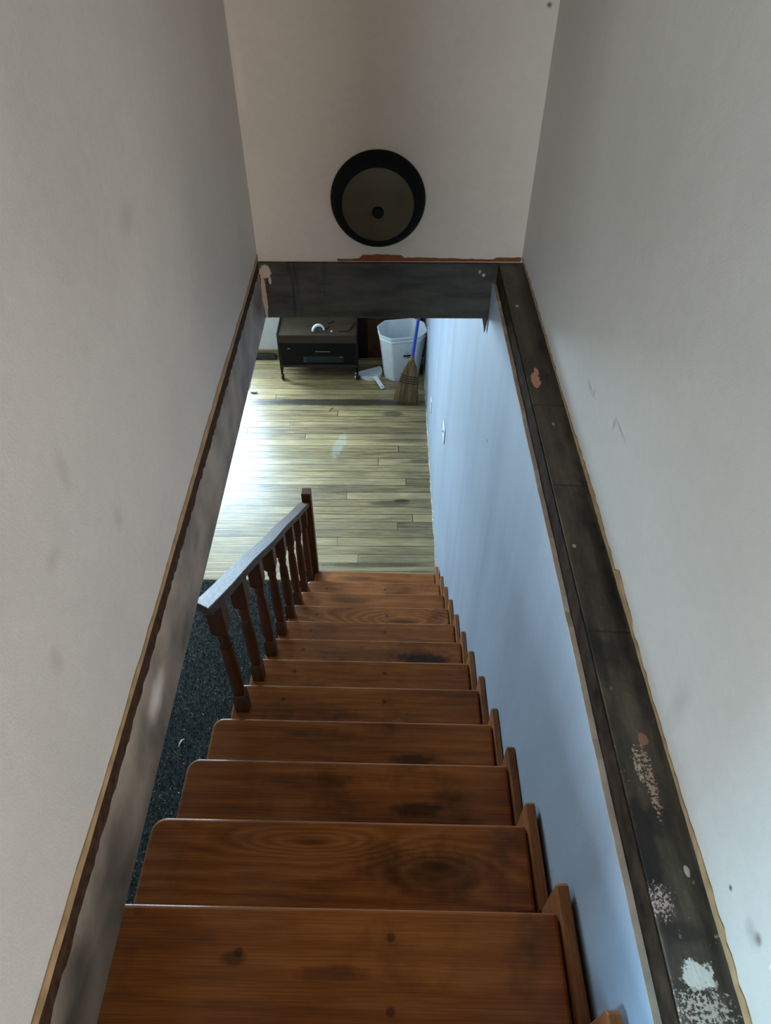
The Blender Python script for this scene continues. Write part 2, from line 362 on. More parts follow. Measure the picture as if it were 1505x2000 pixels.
M['skirt'] = wood('skirting_wood', (92, 54, 28), (146, 90, 48), (176, 118, 70), along='y', spec=.3, rough=.5)
M['rail'] = wood('rail_wood', (40, 28, 22), (76, 56, 42), (104, 80, 62), along='y', rough=0.5, spec=0.2, bandamt=.25, freq=60)
M['post'] = wood('post_wood', (50, 26, 14), (90, 49, 25), (112, 66, 36), along='z', rough=0.45, spec=.3)
M['door'] = wood('door_wood', (42, 22, 13), (78, 42, 24), (98, 56, 33), along='z', rough=0.55, spec=.3)
M['casing'] = wood('near_black_wood', (18, 12, 9), (34, 21, 15), (46, 30, 21), along='z', rough=0.6, spec=.2)
M['base'] = wood('baseboard_wood', (120, 90, 54), (156, 122, 78), (182, 150, 104), along='x')
M['cart_top'] = wood('cart_wood', (32, 25, 16), (58, 46, 29), (82, 66, 42), along='x', rough=0.6, spec=.2)
M['cart_lip'] = wood('cart_lip_wood', (40, 30, 26), (58, 45, 39), (74, 59, 51), along='x', rough=0.6, spec=.2)
M['black_panel'] = plain('black_panel', (8, 8, 9), 0.5, 0.3, 0.2)
M['dark_metal'] = plain('dark_metal', (30, 28, 28), 0.4, 0.2, 0.5, 0.6)
M['rubber'] = plain('black_rubber', (16, 16, 16), 0.6, 0.2)
M['chrome'] = plain('dull_chrome', (150, 150, 150), 0.3, 0.1, 0.5, 1.0)
M['video'] = plain('video_slot', (18, 27, 36), 0.3, 0.2)
M['bin'] = plain('grey_plastic', (226, 231, 234), 0.38, 0.05, 0.5)
M['ink'] = plain('black_ink', (14, 15, 18), 0.5, 0.1)
M['ink_grey'] = plain('grey_ink', (120, 126, 130), 0.5, 0.1)
M['white_plastic'] = plain('white_plastic', (236, 237, 236), 0.35, 0.05)
M['blue'] = plain('blue_handle', (24, 70, 168), 0.35, 0.08)
M['twine'] = plain('black_twine', (22, 22, 26), 0.7, 0.2)
M['fixture_rim'] = plain('fixture_black', (9, 10, 12), 0.7, 0.2, 0.15)
M['fixture_face'] = plain('fixture_face', (74, 64, 42), 0.5, 0.18, 0.25, 0.0, ns=9)
M['scrap'] = plain('dark_scrap', (30, 28, 26), 0.8, 0.3)
M['box'] = plain('dark_box', (32, 40, 38), 0.5, 0.3)
M['cord'] = plain('black_cord', (20, 20, 20), 0.5, 0.2)
M['carpet_back'] = plain('carpet_backing', (56, 60, 58), 0.95, 0.4, 0.1, ns=80)
M['upper_floor'] = wood('upper_floor_wood', (70, 48, 30), (120, 88, 56), (150, 116, 78), along='y', rnd=False)
def straw():
    k = N('broom_straw'); co = k.co()
    n = k.noise(k.mp(co, (120, 60, 3)), 1.0, 3)
    return k.done(k.ramp(n, [(0.3, lin((78, 62, 40))), (0.55, lin((132, 108, 72))), (0.75, lin((176, 152, 112)))]), 0.7, 0.2)
M['straw'] = straw()
def pile():
    k = N('carpet_pile'); co = k.co()
    n = k.mt('ADD', k.mt('MULTIPLY', k.n('ShaderNodeNewGeometry').outputs['Random Per Island'], 0.75), k.mt('MULTIPLY', k.noise(co, 60, 2), 0.3))
    return k.done(k.ramp(n, [(0.25, lin((54, 58, 54))), (0.72, lin((112, 116, 108))), (0.88, lin((230, 230, 220)))]), 0.9, 0.25)
M['pile'] = pile()
def glass():
    m = bpy.data.materials.new('window_glass'); m.use_nodes = True; t = m.node_tree
    for n in list(t.nodes): t.nodes.remove(n)
    o = t.nodes.new('ShaderNodeOutputMaterial'); mx = t.nodes.new('ShaderNodeMixShader'); tr = t.nodes.new('ShaderNodeBsdfTransparent'); gl = t.nodes.new('ShaderNodeBsdfGlossy')
    gl.inputs['Roughness'].default_value = 0.02; mx.inputs[0].default_value = 0.06
    t.links.new(tr.outputs[0], mx.inputs[1]); t.links.new(gl.outputs[0], mx.inputs[2]); t.links.new(mx.outputs[0], o.inputs[0])
    return m
M['glass'] = glass()
M['window_paint'] = plain('window_paint', (206, 206, 202), 0.5, 0.05)

# ------------------------------------------------------------------ the shell
XL, XR, XD = -0.447, 0.4665, 0.374        # upper left wall, upper right wall, lower right wall (drywall face)
YB = 2.307                                # face of the header beam
ZU, ZT = 2.786, 5.25                      # upper floor level, top ceiling
ZC = 2.576                                # lower ceiling
YW = 6.05                                 # back wall of the lower room
XO, YO, XE = -3.2, -2.4, 3.1                       # outer left wall, rear wall

def ragged(axis, pos, thick, lo, hi, a0, a1, step=0.03, jl=0.002, jh=0.006, hi_fn=None):
    """thin board edge with a torn outline; axis 'x': lies in plane x=pos along y, 'y': in plane y=pos along x"""
    n = max(2, int((a1 - a0) / step)); pts = []
    us = [a0 + (a1 - a0) * i / n for i in range(n + 1)]
    for u in us: pts.append((u, lo + random.uniform(-jl, jl)))
    for u in reversed(us): pts.append((u, (hi if hi_fn is None else hi_fn(u)) + random.uniform(-jh, jh)))
    bm = bm_new(); prism(bm, pts, axis, pos, pos + thick)
    return bm

def wall_with_hole(bm, axis, p0, p1, a0, a1, z0, z1, h):
    """wall slab with one rectangular opening h=(a,b,zlo,zhi)"""
    def B(u0, u1, q0, q1):
        if u1 - u0 < 1e-6 or q1 - q0 < 1e-6: return
        if axis == 'x': bx(bm, p0, p1, u0, u1, q0, q1)
        else: bx(bm, u0, u1, p0, p1, q0, q1)
    B(a0, h[0], z0, z1); B(h[1], a1, z0, z1); B(h[0], h[1], z0, h[2]); B(h[0], h[1], h[3], z1)

# lower floor boards, then the slab under the carpet
bm = bm_new(); bx(bm, XO, 0.55, -0.9, YW + .15, -0.12, 0.0)
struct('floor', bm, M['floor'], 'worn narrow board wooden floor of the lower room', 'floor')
bm = bm_new(); bx(bm, XO, -.52, -0.9, 3.15, 0.0005, 0.006)
cb = tag(obj('carpet', bm, M['carpet_back']), 'dark flecked carpet on the lower floor left of the staircase', 'carpet', kind='stuff')
# carpet pile: one mesh of short blades
vs, fs = [], []
rg = random.Random(3)
for i in range(42000):
    x = rg.uniform(-1.75, -0.525); y = rg.uniform(0.55, 3.15)
    a = rg.uniform(0, 6.28); w = rg.uniform(.002, .0035); h = rg.uniform(.008, .017); l = rg.uniform(.002, .012); b = rg.uniform(0, 6.28)
    k = len(vs); vs += [(x - w*math.cos(a), y - w*math.sin(a), .005), (x + w*math.cos(a), y + w*math.sin(a), .005), (x + l*math.cos(b), y + l*math.sin(b), .006 + h)]
    fs.append((k, k+1, k+2))
me = bpy.data.meshes.new('pile'); me.from_pydata(vs, [], fs); me.materials.append(M['pile'])
o = bpy.data.objects.new('pile', me); COL.objects.link(o); o.parent = cb; o['kind'] = 'stuff'

# upper floor behind the stairwell and the landing edge
bm = bm_new()
bx(bm, XO, XR - .08, YO, -0.085, ZC + .02, ZU - .002); bx(bm, XR - .08, XE, YO, -.2, ZC + .02, ZU - .002); bx(bm, XR + .13, XE, -.2, 2.44, ZC + .02, ZU - .002)
bx(bm, XO, XL - .13, -0.085, 2.45, ZC + .02, ZU - .002)
struct('floor.001', bm, M['upper_floor'], 'upper storey floor at the head of the stairs', 'floor')
# lower ceiling with the stair opening
bm = bm_new()
bx(bm, XO, XL - .13, -0.9, YW, ZC, ZC + .019)
bx(bm, XL - .13, XD, YB + .04, YW, ZC, ZC + .019)
struct('ceiling', bm, M['ceiling'], 'ceiling of the lower room', 'ceiling')
bm = bm_new(); bx(bm, XO - .12, XE + .12, YO - .12, 2.46, ZT, ZT + .1)
struct('ceiling.001', bm, M['ceiling_up'], 'ceiling over the stairwell', 'ceiling')

# stairwell walls, upper storey
bm = bm_new(); bx(bm, XL - .125, XL, -0.02, 2.32, 2.563, 2.764); bx(bm, XL - .125, XL - .006, -0.02, 2.32, 2.764, 2.795); bx(bm, XL - .125, XL, -0.02, 2.32, 2.795, ZT)
struct('wall_left', bm, M['paint_left'], 'scuffed beige plaster wall left of the stairwell', 'wall')
bm = bm_new(); bx(bm, XL - .125, XR + .13, 2.318, 2.44, ZU + .0003, ZT)
struct('wall_far', bm, M['paint_far'], 'beige plaster wall above the dark beam', 'wall')
bm = bm_new(); bx(bm, XR, XR + .13, -.2, 2.318, 2.803, ZT); bx(bm, XR + .01, XR + .13, -.2, 2.318, 2.60, 2.803)
struct('wall_right', bm, M['paint_right'], 'scuffed plaster wall right of the stairwell above the grimy ledge', 'wall')
# lower right wall: one drywall sheet with a raw gypsum edge on top
bm = bm_new(); bx(bm, XD, XD + .0115, -0.9, YB + .06, 0, 2.718); bx(bm, XD, XD + .0115, YB + .06, YW, 0, ZC + .02); bx(bm, XD + .012, .60, -0.9, YW + .12, 0, 2.59)
struct('wall_lower_right', bm, M['paint_low'], 'pale painted wall beside the stairs running down to the lower room', 'wall')
bm = ragged('x', XD + .0002, .0113, 2.716, 2.7215, -0.9, YB - .02, 0.04, 0, 0.0022)
struct('trim_1', bm, M['gypsum'], 'raw tan top edge of the pale lower right wall', 'trim')
# lower room walls
bm = bm_new()
wall_with_hole(bm, 'y', YW, YW + .14, XO, 0.6, 0, ZC + .02, (-2.7, -1.4, 0.42, 2.15))
struct('wall_back', bm, M['paint_back'], 'white back wall of the lower room behind the cart', 'wall')
bm = bm_new()
wall_with_hole(bm, 'x', XO - .12, XO, -0.9, YW + .14, 0, ZC + .02, (2.8, 4.4, 0.85, 2.05))
struct('wall_lower_left', bm, M['paint_back'], 'left outer wall of the lower room', 'wall')
bm = bm_new(); bx(bm, XO, .55, -1.02, -.9, 0, ZC + .02)
struct('wall_lower_rear', bm, M['paint_back'], 'rear wall of the lower room under the stairs', 'wall')
# upper room behind the camera
bm = bm_new(); wall_with_hole(bm, 'x', XO - .12, XO, YO, 2.44, ZU, ZT, (-1.6, -0.68, 3.0, 4.5))
struct('wall_upper_left', bm, M['paint_back'], 'outer left wall of the upper room', 'wall')
bm = bm_new(); wall_with_hole(bm, 'y', YO - .12, YO, XO, 0, ZU, ZT, (-1.9, -0.8, 2.87, 3.75)); wall_with_hole(bm, 'y', YO - .12, YO, 0, XE, ZU, ZT, (0.8, 1.9, 2.87, 3.75))
struct('wall_upper_rear', bm, M['paint_back'], 'rear wall of the upper room', 'wall')
bm = bm_new(); bx(bm, XO, XL - .125, 2.32, 2.44, ZU, ZT); bx(bm, XR + .13, XE, 2.32, 2.44, ZU, ZT); bx(bm, XE, XE + .12, YO, 2.44, ZU, ZT)
struct('wall_upper_far', bm, M['paint_back'], 'outer walls of the upper room beside the stairwell', 'wall')

def window(n, axis, p, a0, a1, z0, z1, label):
    def B(bm, u0, u1, q0, q1, d0, d1):
        if axis == 'x': bx(bm, p + d0, p + d1, u0, u1, q0, q1)
        else: bx(bm, u0, u1, p + d0, p + d1, q0, q1)
    bm = bm_new(); w = .05
    B(bm, a0, a0 + w, z0, z1, -.03, .03); B(bm, a1 - w, a1, z0, z1, -.03, .03); B(bm, a0 + w, a1 - w, z0, z0 + w, -.03, .03); B(bm, a0 + w, a1 - w, z1 - w, z1, -.03, .03)
    zm = (z0 + z1) / 2; B(bm, a0 + w, a1 - w, zm - .02, zm + .02, -.02, .02)
    fr = struct('window_%d' % n, bm, M['window_paint'], label, 'window')
    bm = bm_new(); B(bm, a0 + w, a1 - w, z0 + w, zm - .02, -.002, .002); B(bm, a0 + w, a1 - w, zm + .02, z1 - w, -.002, .002)
    obj('pane', bm, M['glass'], fr)
window(1, 'y', YW + .06, -2.7, -1.4, .42, 2.15, 'white framed window in the back wall of the lower room')
window(2, 'x', XO - .06, 2.8, 4.4, .85, 2.05, 'added white framed window for fill light in the left wall of the lower room')  # unseen window, added to go with the weak lower fill
window(3, 'x', XO - .06, -1.6, -.68, 3.0, 4.5, 'white framed window in the left wall of the upper room')
window(4, 'y', YO - .06, -1.9, -.8, 2.87, 3.75, 'white framed window in the rear wall of the upper room, left one')
window(5, 'y', YO - .06, 0.8, 1.9, 2.87, 3.75, 'added white framed window for fill light in the rear wall of the upper room, right one')  # unseen window, added to light the left stairwell wall

# header beam and the grimy ledge on the right
bm = bm_new(); bx(bm, XL, XD + .0145, YB, YB + .045, ZC, ZU)
prism(bm, [(XD - .022, ZC), (XD - .0015, ZC), (XD - .006, ZC - .05), (XD - .009, ZC - .062), (XD - .012, ZC - .04)], 'y', YB + .002, YB + .02)
struct('trim_2', bm, M['beam'], 'dark stained header beam across the foot of the far wall', 'beam')
bm = bm_new(); prism(bm, [(.389, 2.60), (.4760, 2.60), (.4760, ZU), (.391, ZU), (.389, ZU - .002)], 'y', -.2, YB + .011)
struct('trim_3', bm, M['ledge'], 'long grimy dark plank ledge along the foot of the right wall', 'ledge')
bm = bm_new(); bx(bm, .3862, .3885, -.2, YB - .002, 2.715, ZU - .003)  # extra matte strip, coloured dark to keep the ledge side looking unlit
struct('trim_10', bm, M['ledge_face'], 'added narrow shade-coloured strip on the side of the ledge above the raw wall edge', 'trim')
# torn edges along the foot of the upper walls
bm = ragged('x', XR - .0018, .003, 2.8035, 2.818, -.2, YB, .016, .0012, .0038, hi_fn=lambda u: 2.817 + .004*math.sin(u*7) + (.012 if .78 < u < .9 else 0) - max(0, u - 1.5)*.008)
struct('trim_4', bm, M['tan'], 'torn tan board edge between the right wall and the ledge', 'trim')
bm = ragged('x', XL - .001, .003, 2.7935, 2.815, -0.02, YB + .008, .03, .001, .0025, hi_fn=lambda u: 2.811 + .004*math.sin(u*5 + 1))
struct('trim_5', bm, M['tan'], 'torn tan board edge along the foot of the left wall', 'trim')
bm = ragged('x', XL - .004, .0046, 2.7535, 2.7965, -0.02, YB + .008, .012, .004, .001)
struct('trim_6', bm, M['rough_brown'], 'rough brown groove under the torn edge of the left wall', 'trim')
def hf(u):
    z = 2.797 + .006*max(0, 1 - abs(u - .12)/.25)
    if -.085 < u < .055: z = 2.8105 + .003*math.sin((u + .085)/.14*math.pi)
    if u > .37: z = 2.805
    return z
bm = ragged('y', 2.3155, .003, ZU + .004, 2.8, -.17, XR - .002, .012, .0, .0012, hi_fn=hf)
struct('trim_7', bm, plain('brown_smear', (128, 72, 40), .8, .3, .2, ns=30), 'brown smeared strip between the far wall and the dark beam', 'trim')
# chipped caulk along the floor by the lower right wall, small baseboard on the back wall, threshold
bm = ragged('z', .0005, .008, XD - .012, XD - .001, 0, 1, 1) if False else bm_new()
pts = []; n = 70
ys = [3.12 + (YW - 3.12) * i / n for i in range(n + 1)]
prism(bm, [(XD - random.uniform(.006, .014), q) for q in ys] + [(XD - .0005, ys[-1]), (XD - .0005, ys[0])], 'z', .0005, .012)
struct('baseboard_right', bm, M['caulk'], 'chipped cream caulk line where the right wall meets the floorboards', 'trim')
bm = bm_new(); bx(bm, -1.55, -.25, YW - .018, YW - .0005, .0, .075)
struct('baseboard_back', bm, M['base'], 'pale wood baseboard on the white back wall', 'baseboard', bevel=.003)
bm = bm_new(); bx(bm, -1.345, -1.300, 5.45, 5.97, .0005, .006)
struct('trim_8', bm, M['white_plastic'], 'thin white floor strip beside the back left corner', 'trim', bevel=.002)
# wooden door behind the cart
bm = bm_new(); bx(bm, -.185, .372, YW - .035, YW - .001, .006, 2.05)
d1_ = struct('door_1', bm, M['door'], 'reddish brown panelled wooden door in the back wall behind the bin', 'door', bevel=.003)
for (x0, x1, z0, z1) in ((-.11, .06, .16, .85), (.12, .30, .16, .85), (-.11, .06, 1.0, 1.9), (.12, .30, 1.0, 1.9)):
    bm = bm_new(); bx(bm, x0, x1, YW - .045, YW - .034, z0, z1); obj('door_panel', bm, M['door'], d1_, bevel=.008)
bm = bm_new(); bx(bm, -.32, -.186, YW - .04, YW - .001, .0, 2.12)  # near-black upright board between the cart and the door
struct('trim_9', bm, M['casing'], 'near-black upright board beside the brown door', 'trim', bevel=.004)

# ------------------------------------------------------------------ staircase
G, RI, D1, Z1, TILT, SY = .24, .19882, .4045, 2.3859, .0146, .0117
XRT = [.341, .341, .341, .350, .352, .351, .350, .351, .351, .350, .351, .350, .342]
XLT = [-.440, -.555, -.553, -.556, -.558, -.552, -.547, -.538, -.529, -.522, -.515, -.502, -.480]
YN = [.166, .4055, .6455, .8855, 1.117, 1.360, 1.600, 1.8375, 2.080, 2.3265, 2.575, 2.819, 3.0670]
stair = thing('staircase', 'steep brown wooden staircase going down along the pale right wall', 'staircase', (-.1, 3.05, 0))
st_inv = Matrix.Translation((.1, -3.05, 0))
def on_stair(o):
    o.parent = stair; o.matrix_parent_inverse = st_inv; return o
def tread_bm(xl, xr, depth, first=False):
    """local: x across, y=0 the nosing line, -y towards the riser behind, top at z=0"""
    bm = bm_new(); rc = .034; t = .030
    out = [(xr, -depth), (xr, 0)]
    for i in range(7):
        a = R(90 + 15 * i); out.append((xl + rc + rc*math.cos(a), -rc + rc*math.sin(a)))
    out += [(xl, -depth)]
    prism(bm, out, 'z', -t, 0.0)
    return bm
tm = {3: 'tread_plain', 4: 'tread_plain', 10: 'tread_plain', 12: 'tread_plain', 1: 'tread_near', 2: 'tread_knotty', 6: 'tread', 7: 'tread_stain', 9: 'tread_swirl'}
for i in range(13):
    z = Z1 - (i - 1) * RI
    bm = tread_bm(XLT[i], XRT[i], .272)
    o = obj('tread', bm, M[tm.get(i, 'tread')], bevel=.009, seg=3)
    sharp(o, 60)
    o.location = (0, YN[i], z - .0002 - TILT * 0); o.rotation_euler = (0, TILT, -SY)
    on_stair(o)
    # riser board set back under the nosing
    bm = bm_new(); zl = z - RI + .002 if i < 12 else .001
    bx(bm, XLT[i] + .03, XRT[i] - .004, YN[i] - .045, YN[i] - .028, zl, z - .036)
    on_stair(obj('riser', bm, M['stringer']))
    # skirting block on the wall end of the tread
    bm = bm_new(); x0 = XRT[i] + .0015; x1 = min(x0 + .022, XD - .002)
    yb = YN[i] - G + .045; yf = YN[i] + .043
    prism(bm, [(yb, z - .17), (yf, z - .17), (yf, z + .013), (yf - .007, z + .020), (yb, z + .020)], 'x', x0, x1)
    on_stair(obj('skirting_block', bm, M['skirt'], bevel=.002))
for x0, x1 in ((-.495, -.462), (.295, .333)):
    bm = bm_new(); s = RI / G
    y0, y1 = -.06, 3.0
    zt = lambda y: Z1 - .060 - (y - D1) * s - .10
    ye = D1 + (Z1 - .16) / s
    prism(bm, [(y0, zt(y0)), (ye, 0.001), (ye - .20, 0.001), (y0, zt(y0) - .20)], 'x', x0, x1)
    on_stair(obj('stringer', bm, M['stringer']))
# ------------------------------------------------------------------ railing
rail = thing('stair_railing', 'brown wooden handrail with turned balusters on the open left side of the stairs', 'railing', (-.5, 3.08, 0))
ri = Matrix.Translation((.5, -3.08, 0))
def on_rail(o): o.parent = rail; o.matrix_parent_inverse = ri; return o
zr = lambda y: .886 + .782 * (3.05 - y)      # top of the handrail
bm = bm_new(); bx(bm, -.5145, -.4575, 3.05, 3.107, .001, .956)
on_rail(obj('newel_post', bm, M['post'], bevel=.003))
bm = bm_new(); n = 18; L = []
for i in range(n + 1):
    y = 3.052 - (3.052 - 1.115) * i / n
    w = .0015 * math.sin(i * .8)
    z = zr(y) + .0025 * math.sin(i * 1.1)
    dx0 = -.530 + w; dx1 = -.470 + w
    ylt = y + (.06 if i == n else 0)
    L.append([(dx0, ylt, z - (.047 if i == n else 0) - .038), (dx1, y, z - .038), (dx1, y, z), (dx0, ylt, z - (.047 if i == n else 0))])
rings(bm, L)
on_rail(obj('handrail', bm, M['rail'], bevel=.003))
for i in range(8):
    y = 1.272 + i * .2472; zb = Z1 - (4 + i) * RI + .0146 * .5; zt = zr(y) - .034
    bm = bm_new(); cx = -.512; cy = y
    def sq(h, z, c=0.0): return [(cx + sx*h, cy + sy*h, z) for sx, sy in ((-1,-1),(1,-1),(1,1),(-1,1))]
    slope = .782
    H = zt - zb
    # bottom block, shaft, top block
    bt = zb + .10
    rings(bm, [sq(.0225, zb), sq(.0225, bt), sq(.018, bt + .008)])
    tb = zt - .17
    lathe(bm, [(.017, bt + .008), (.0215, bt + .020), (.0195, bt + .034), (.0235, bt + .06), (.0235, bt + .16), (.0205, bt + .30), (.017, tb - .075), (.0165, tb - .05), (.0205, tb - .038), (.0205, tb - .028), (.0175, tb - .016), (.0175, tb)], 20, (cx, cy))
    V = rings(bm, [sq(.0185, tb), sq(.0265, tb + .022), sq(.0265, zt - .03)])
    for v in V[2]: v.co.z = zr(v.co.y) - .037
    o = obj('baluster', bm, M['post'], origin=(cx, cy, zb)); sharp(o, 30); on_rail(o)

# ------------------------------------------------------------------ round wall fixture
fx = thing('wall_fixture', 'round black fixture with dull brown disc face on the far wall above the beam', 'wall fixture', (-.029, 2.318, 2.998), (R(90), 0, 0))
bm = bm_new(); lathe(bm, [(.150, 0), (.154, .004), (.153, .012), (.143, .030), (.126, .048), (.118, .052), (.115, .048)], 72)
o = obj('rim', bm, M['fixture_rim'], fx); sharp(o, 40)
bm = bm_new(); lathe(bm, [(.1165, .040), (.1165, .0490), (.110, .0515), (.055, .0545), (.004, .056)], 72)
o = obj('disc_face', bm, M['fixture_face'], fx); sharp(o, 40)
bm = bm_new(); lathe(bm, [(.0185, .054), (.0185, .062), (.016, .068), (.004, .071)], 32)
bmesh.ops.translate(bm, verts=bm.verts, vec=(0, -.018, 0))
o = obj('knob', bm, M['fixture_rim'], fx); sharp(o, 40)

# ------------------------------------------------------------------ waste bin
def octo(hw, hd, c, z, rc=.016):
    base = [(hw - c, -hd), (hw, -hd + c), (hw, hd - c), (hw - c, hd), (-hw + c, hd), (-hw, hd - c), (-hw, -hd + c), (-hw + c, -hd)]
    out = []
    for i, p in enumerate(base):
        a = Vector(base[i - 1]); b = Vector(p); d = Vector(base[(i + 1) % 8])
        p0 = b + (a - b).normalized() * rc; p1 = b + (d - b).normalized() * rc
        for t in (0, .33, .67, 1):
            q = p0*(1-t)**2 + b*2*t*(1-t) + p1*t*t; out.append((q.x, q.y, z))
    return out
bn = thing('waste_bin', 'tall pale grey plastic waste bin in the corner behind the broom', 'bin', (.146, 5.735, 0), (0, 0, R(10)))
def sec(t, g=0.0): return (.165 + .053*t + g, .118 + .045*t + g, .070 + .018*t)
bm = bm_new(); Ls = []
for z, g in ((.0, -.006), (.006, 0), (.02, 0), (.25, 0), (.438, 0), (.444, .006), (.456, .007), (.461, .002), (.488, .003), (.495, .007), (.501, .005), (.501, -.003), (.493, -.006), (.3, -.007), (.02, -.007)):
    hw, hd, c = sec(z / .50, g); Ls.append(octo(hw, hd, c, z))
rings(bm, Ls)
sharp(obj('bin_body', bm, M['bin'], bn), 40)
hw, hd, c = sec(.33/.5); hd2 = sec(.37/.5)[1]
def stick(x0, x1, z0, z1, m):
    y0 = -sec(z0/.5)[1]; y1 = -sec(z1/.5)[1]
    bm = bm_new(); v = [bm.verts.new(p) for p in ((x0, y0 - .0012, z0), (x1, y0 - .0012, z0), (x1, y1 - .0012, z1), (x0, y1 - .0012, z1), (x0, y0 + .001, z0), (x1, y0 + .001, z0), (x1, y1 + .001, z1), (x0, y1 + .001, z1))]
    for q in ((0,1,2,3),(7,6,5,4),(0,4,5,1),(1,5,6,2),(2,6,7,3),(3,7,4,0)): bm.faces.new([v[j] for j in q])
    obj('sticker', bm, m, bn)
stick(-.012, .062, .285, .306, M['ink']); stick(-.002, .05, .268, .272, M['ink_grey']); stick(.024, .052, .272, .280, M['ink']); stick(.0, .045, .322, .3245, M['ink_grey']); stick(.012, .036, .335, .338, M['ink_grey'])

# ------------------------------------------------------------------ broom leaning on the bin
bz = Vector((.125, .215, 1)).normalized(); bxv = Vector((1, -.05, 0)); bxv = (bxv - bz*bxv.dot(bz)).normalized(); by = bz.cross(bxv)
br = thing('broom', 'straw broom with blue handle leaning on the pale bin', 'broom', (.180, 5.255, 0.012))
br.rotation_euler = Matrix((bxv, by, bz)).transposed().to_euler()
def hw_(z): # half width of the head over its height
    P = [(0, .110), (.10, .102), (.20, .083), (.27, .073), (.33, .061), (.37, .045), (.40, .026), (.43, .015)]
    for (a, b), (c, d) in zip(P, P[1:]):
        if z <= c: return b + (d - b) * (z - a) / (c - a)
    return P[-1][1]
def hd_(z): return .016 + .016 * max(0, 1 - z / .42)
bm = bm_new(); rg = random.Random(11)
rings(bm, [circ(hw_(z)*.93, hd_(z)*.9, 20, z) for z in (.03, .1, .2, .27, .33, .38, .425)])
for i in range(420):
    u = rg.uniform(-1, 1); a = rg.choice((-1, 1)) * math.sqrt(max(0, 1 - u*u)) * rg.uniform(.75, 1.0)
    zt0 = rg.uniform(.36, .425) if rg.random() < .5 else rg.uniform(.2, .36)
    zb0 = rg.uniform(-.012, .03) + .02*(1-abs(u))*0
    j = rg.uniform(-.012, .012)
    pts = []
    for k in range(5):
        t = k / 4; z = zt0 + (zb0 - zt0) * t
        pts.append((u*hw_(max(z, 0))*1.0 + j*t*t, a*hd_(max(z, 0)) + rg.uniform(-.002, .002), z))
    tube(bm, pts, [rg.uniform(.0016, .0026)]*4 + [.0009], 4)
o = obj('bristles', bm, M['straw'], br)
for z in (.203, .224, .246, .268):
    bm = bm_new(); n = 28; L = [(hw_(z)*1.05*math.cos(2*math.pi*i/n), hd_(z)*1.12*math.sin(2*math.pi*i/n), z + .004*math.cos(2*math.pi*i/n)*-1) for i in range(n + 1)]
    tube(bm, L, .0038, 6, True); obj('binding', bm, M['twine'], br, smooth=True)
bm = bm_new(); lathe(bm, [(.022, .405), (.019, .43), (.0175, .455), (.0165, .462)], 20); obj('neck_wrap', bm, M['straw'], br, smooth=True)
bm = bm_new(); lathe(bm, [(.0145, .45), (.0145, 1.30), (.012, 1.318), (.004, 1.325)], 20); sharp(obj('handle', bm, M['blue'], br), 50)

# ------------------------------------------------------------------ dustpan
dp = thing('dustpan', 'white plastic dustpan lying on the floor beside the bin', 'dustpan', (-.185, 5.795, 0.001), (0, 0, R(26.4)))
def half(rx, ry, n=22): return [(rx*math.cos(math.pi*i/n), -ry*math.sin(math.pi*i/n)) for i in range(n + 1)]
o_, i_ = half(.133, .185), half(.127, .178)
bm = bm_new(); prism(bm, o_, 'z', 0.0, .003)
n = len(o_); zt_ = [.012 + .036*math.sin(math.pi*k/(n-1)) for k in range(n)]
A = [bm.verts.new((o_[k][0], o_[k][1], .003)) for k in range(n)]; B = [bm.verts.new((o_[k][0]*1.02, o_[k][1]*1.03, zt_[k])) for k in range(n)]
Cc = [bm.verts.new((i_[k][0]*1.02, i_[k][1]*1.03, zt_[k])) for k in range(n)]; Dd = [bm.verts.new((i_[k][0], i_[k][1], .003)) for k in range(n)]
for k in range(n - 1):
    for a, b in ((A, B), (B, Cc), (Cc, Dd)): bm.faces.new((a[k], a[k+1], b[k+1], b[k]))
for k in (0, n - 1): bm.faces.new((A[k], B[k], Cc[k], Dd[k]))
bx(bm, -.131, .131, -.004, .006, .0, .007)
sharp(obj('pan', bm, M['white_plastic'], dp), 40)
bm = bm_new()
def ring_rect(y, z, w, h): return [(-w, y, z), (w, y, z), (w, y, z + h), (-w, y, z + h)]
rings(bm, [ring_rect(-.176, .028, .026, .016), ring_rect(-.215, .026, .020, .014), ring_rect(-.30, .012, .019, .013), ring_rect(-.352, .004, .020, .012)])
hd = obj('handle', bm, M['white_plastic'], dp, bevel=.004)
bm = bm_new(); lathe(bm, [(.0065, -.006), (.0065, .0022)], 16); bmesh.ops.translate(bm, verts=bm.verts, vec=(0, -.331, .0185))
obj('hang_hole', bm, M['ink'], hd)

# ------------------------------------------------------------------ cart with black front
X0, X1, Y0, Y1, ZK = -1.008, -.264, 5.63, 6.010, .490
ct = thing('media_cart', 'low wood topped cart with black front on casters by the back wall', 'cart', ((X0+X1)/2, (Y0+Y1)/2, 0))
ci = Matrix.Translation((-(X0+X1)/2, -(Y0+Y1)/2, 0))
def on_cart(o): o.parent = ct; o.matrix_parent_inverse = ci; return o
bm = bm_new(); bx(bm, X0 + .012, X1 - .012, Y0 + .004, Y1 - .005, ZK - .026, ZK - .004); on_cart(obj('top', bm, M['cart_top'], bevel=.002))
bm = bm_new(); bx(bm, X0 + .012, X1 - .012, Y0 - .004, Y0 + .014, ZK - .085, ZK - .002); on_cart(obj('front_lip', bm, M['cart_lip'], bevel=.003))
bm = bm_new(); bx(bm, X0 + .014, X1 - .014, Y0 + .025, Y1 - .008, .167, ZK - .028); on_cart(obj('body', bm, M['black_panel']))
bm = bm_new(); bx(bm, X0 + .016, X1 - .016, Y0 + .008, Y0 + .0245, .169, ZK - .088)
fp = on_cart(obj('front_panel', bm, M['black_panel'], bevel=.002))
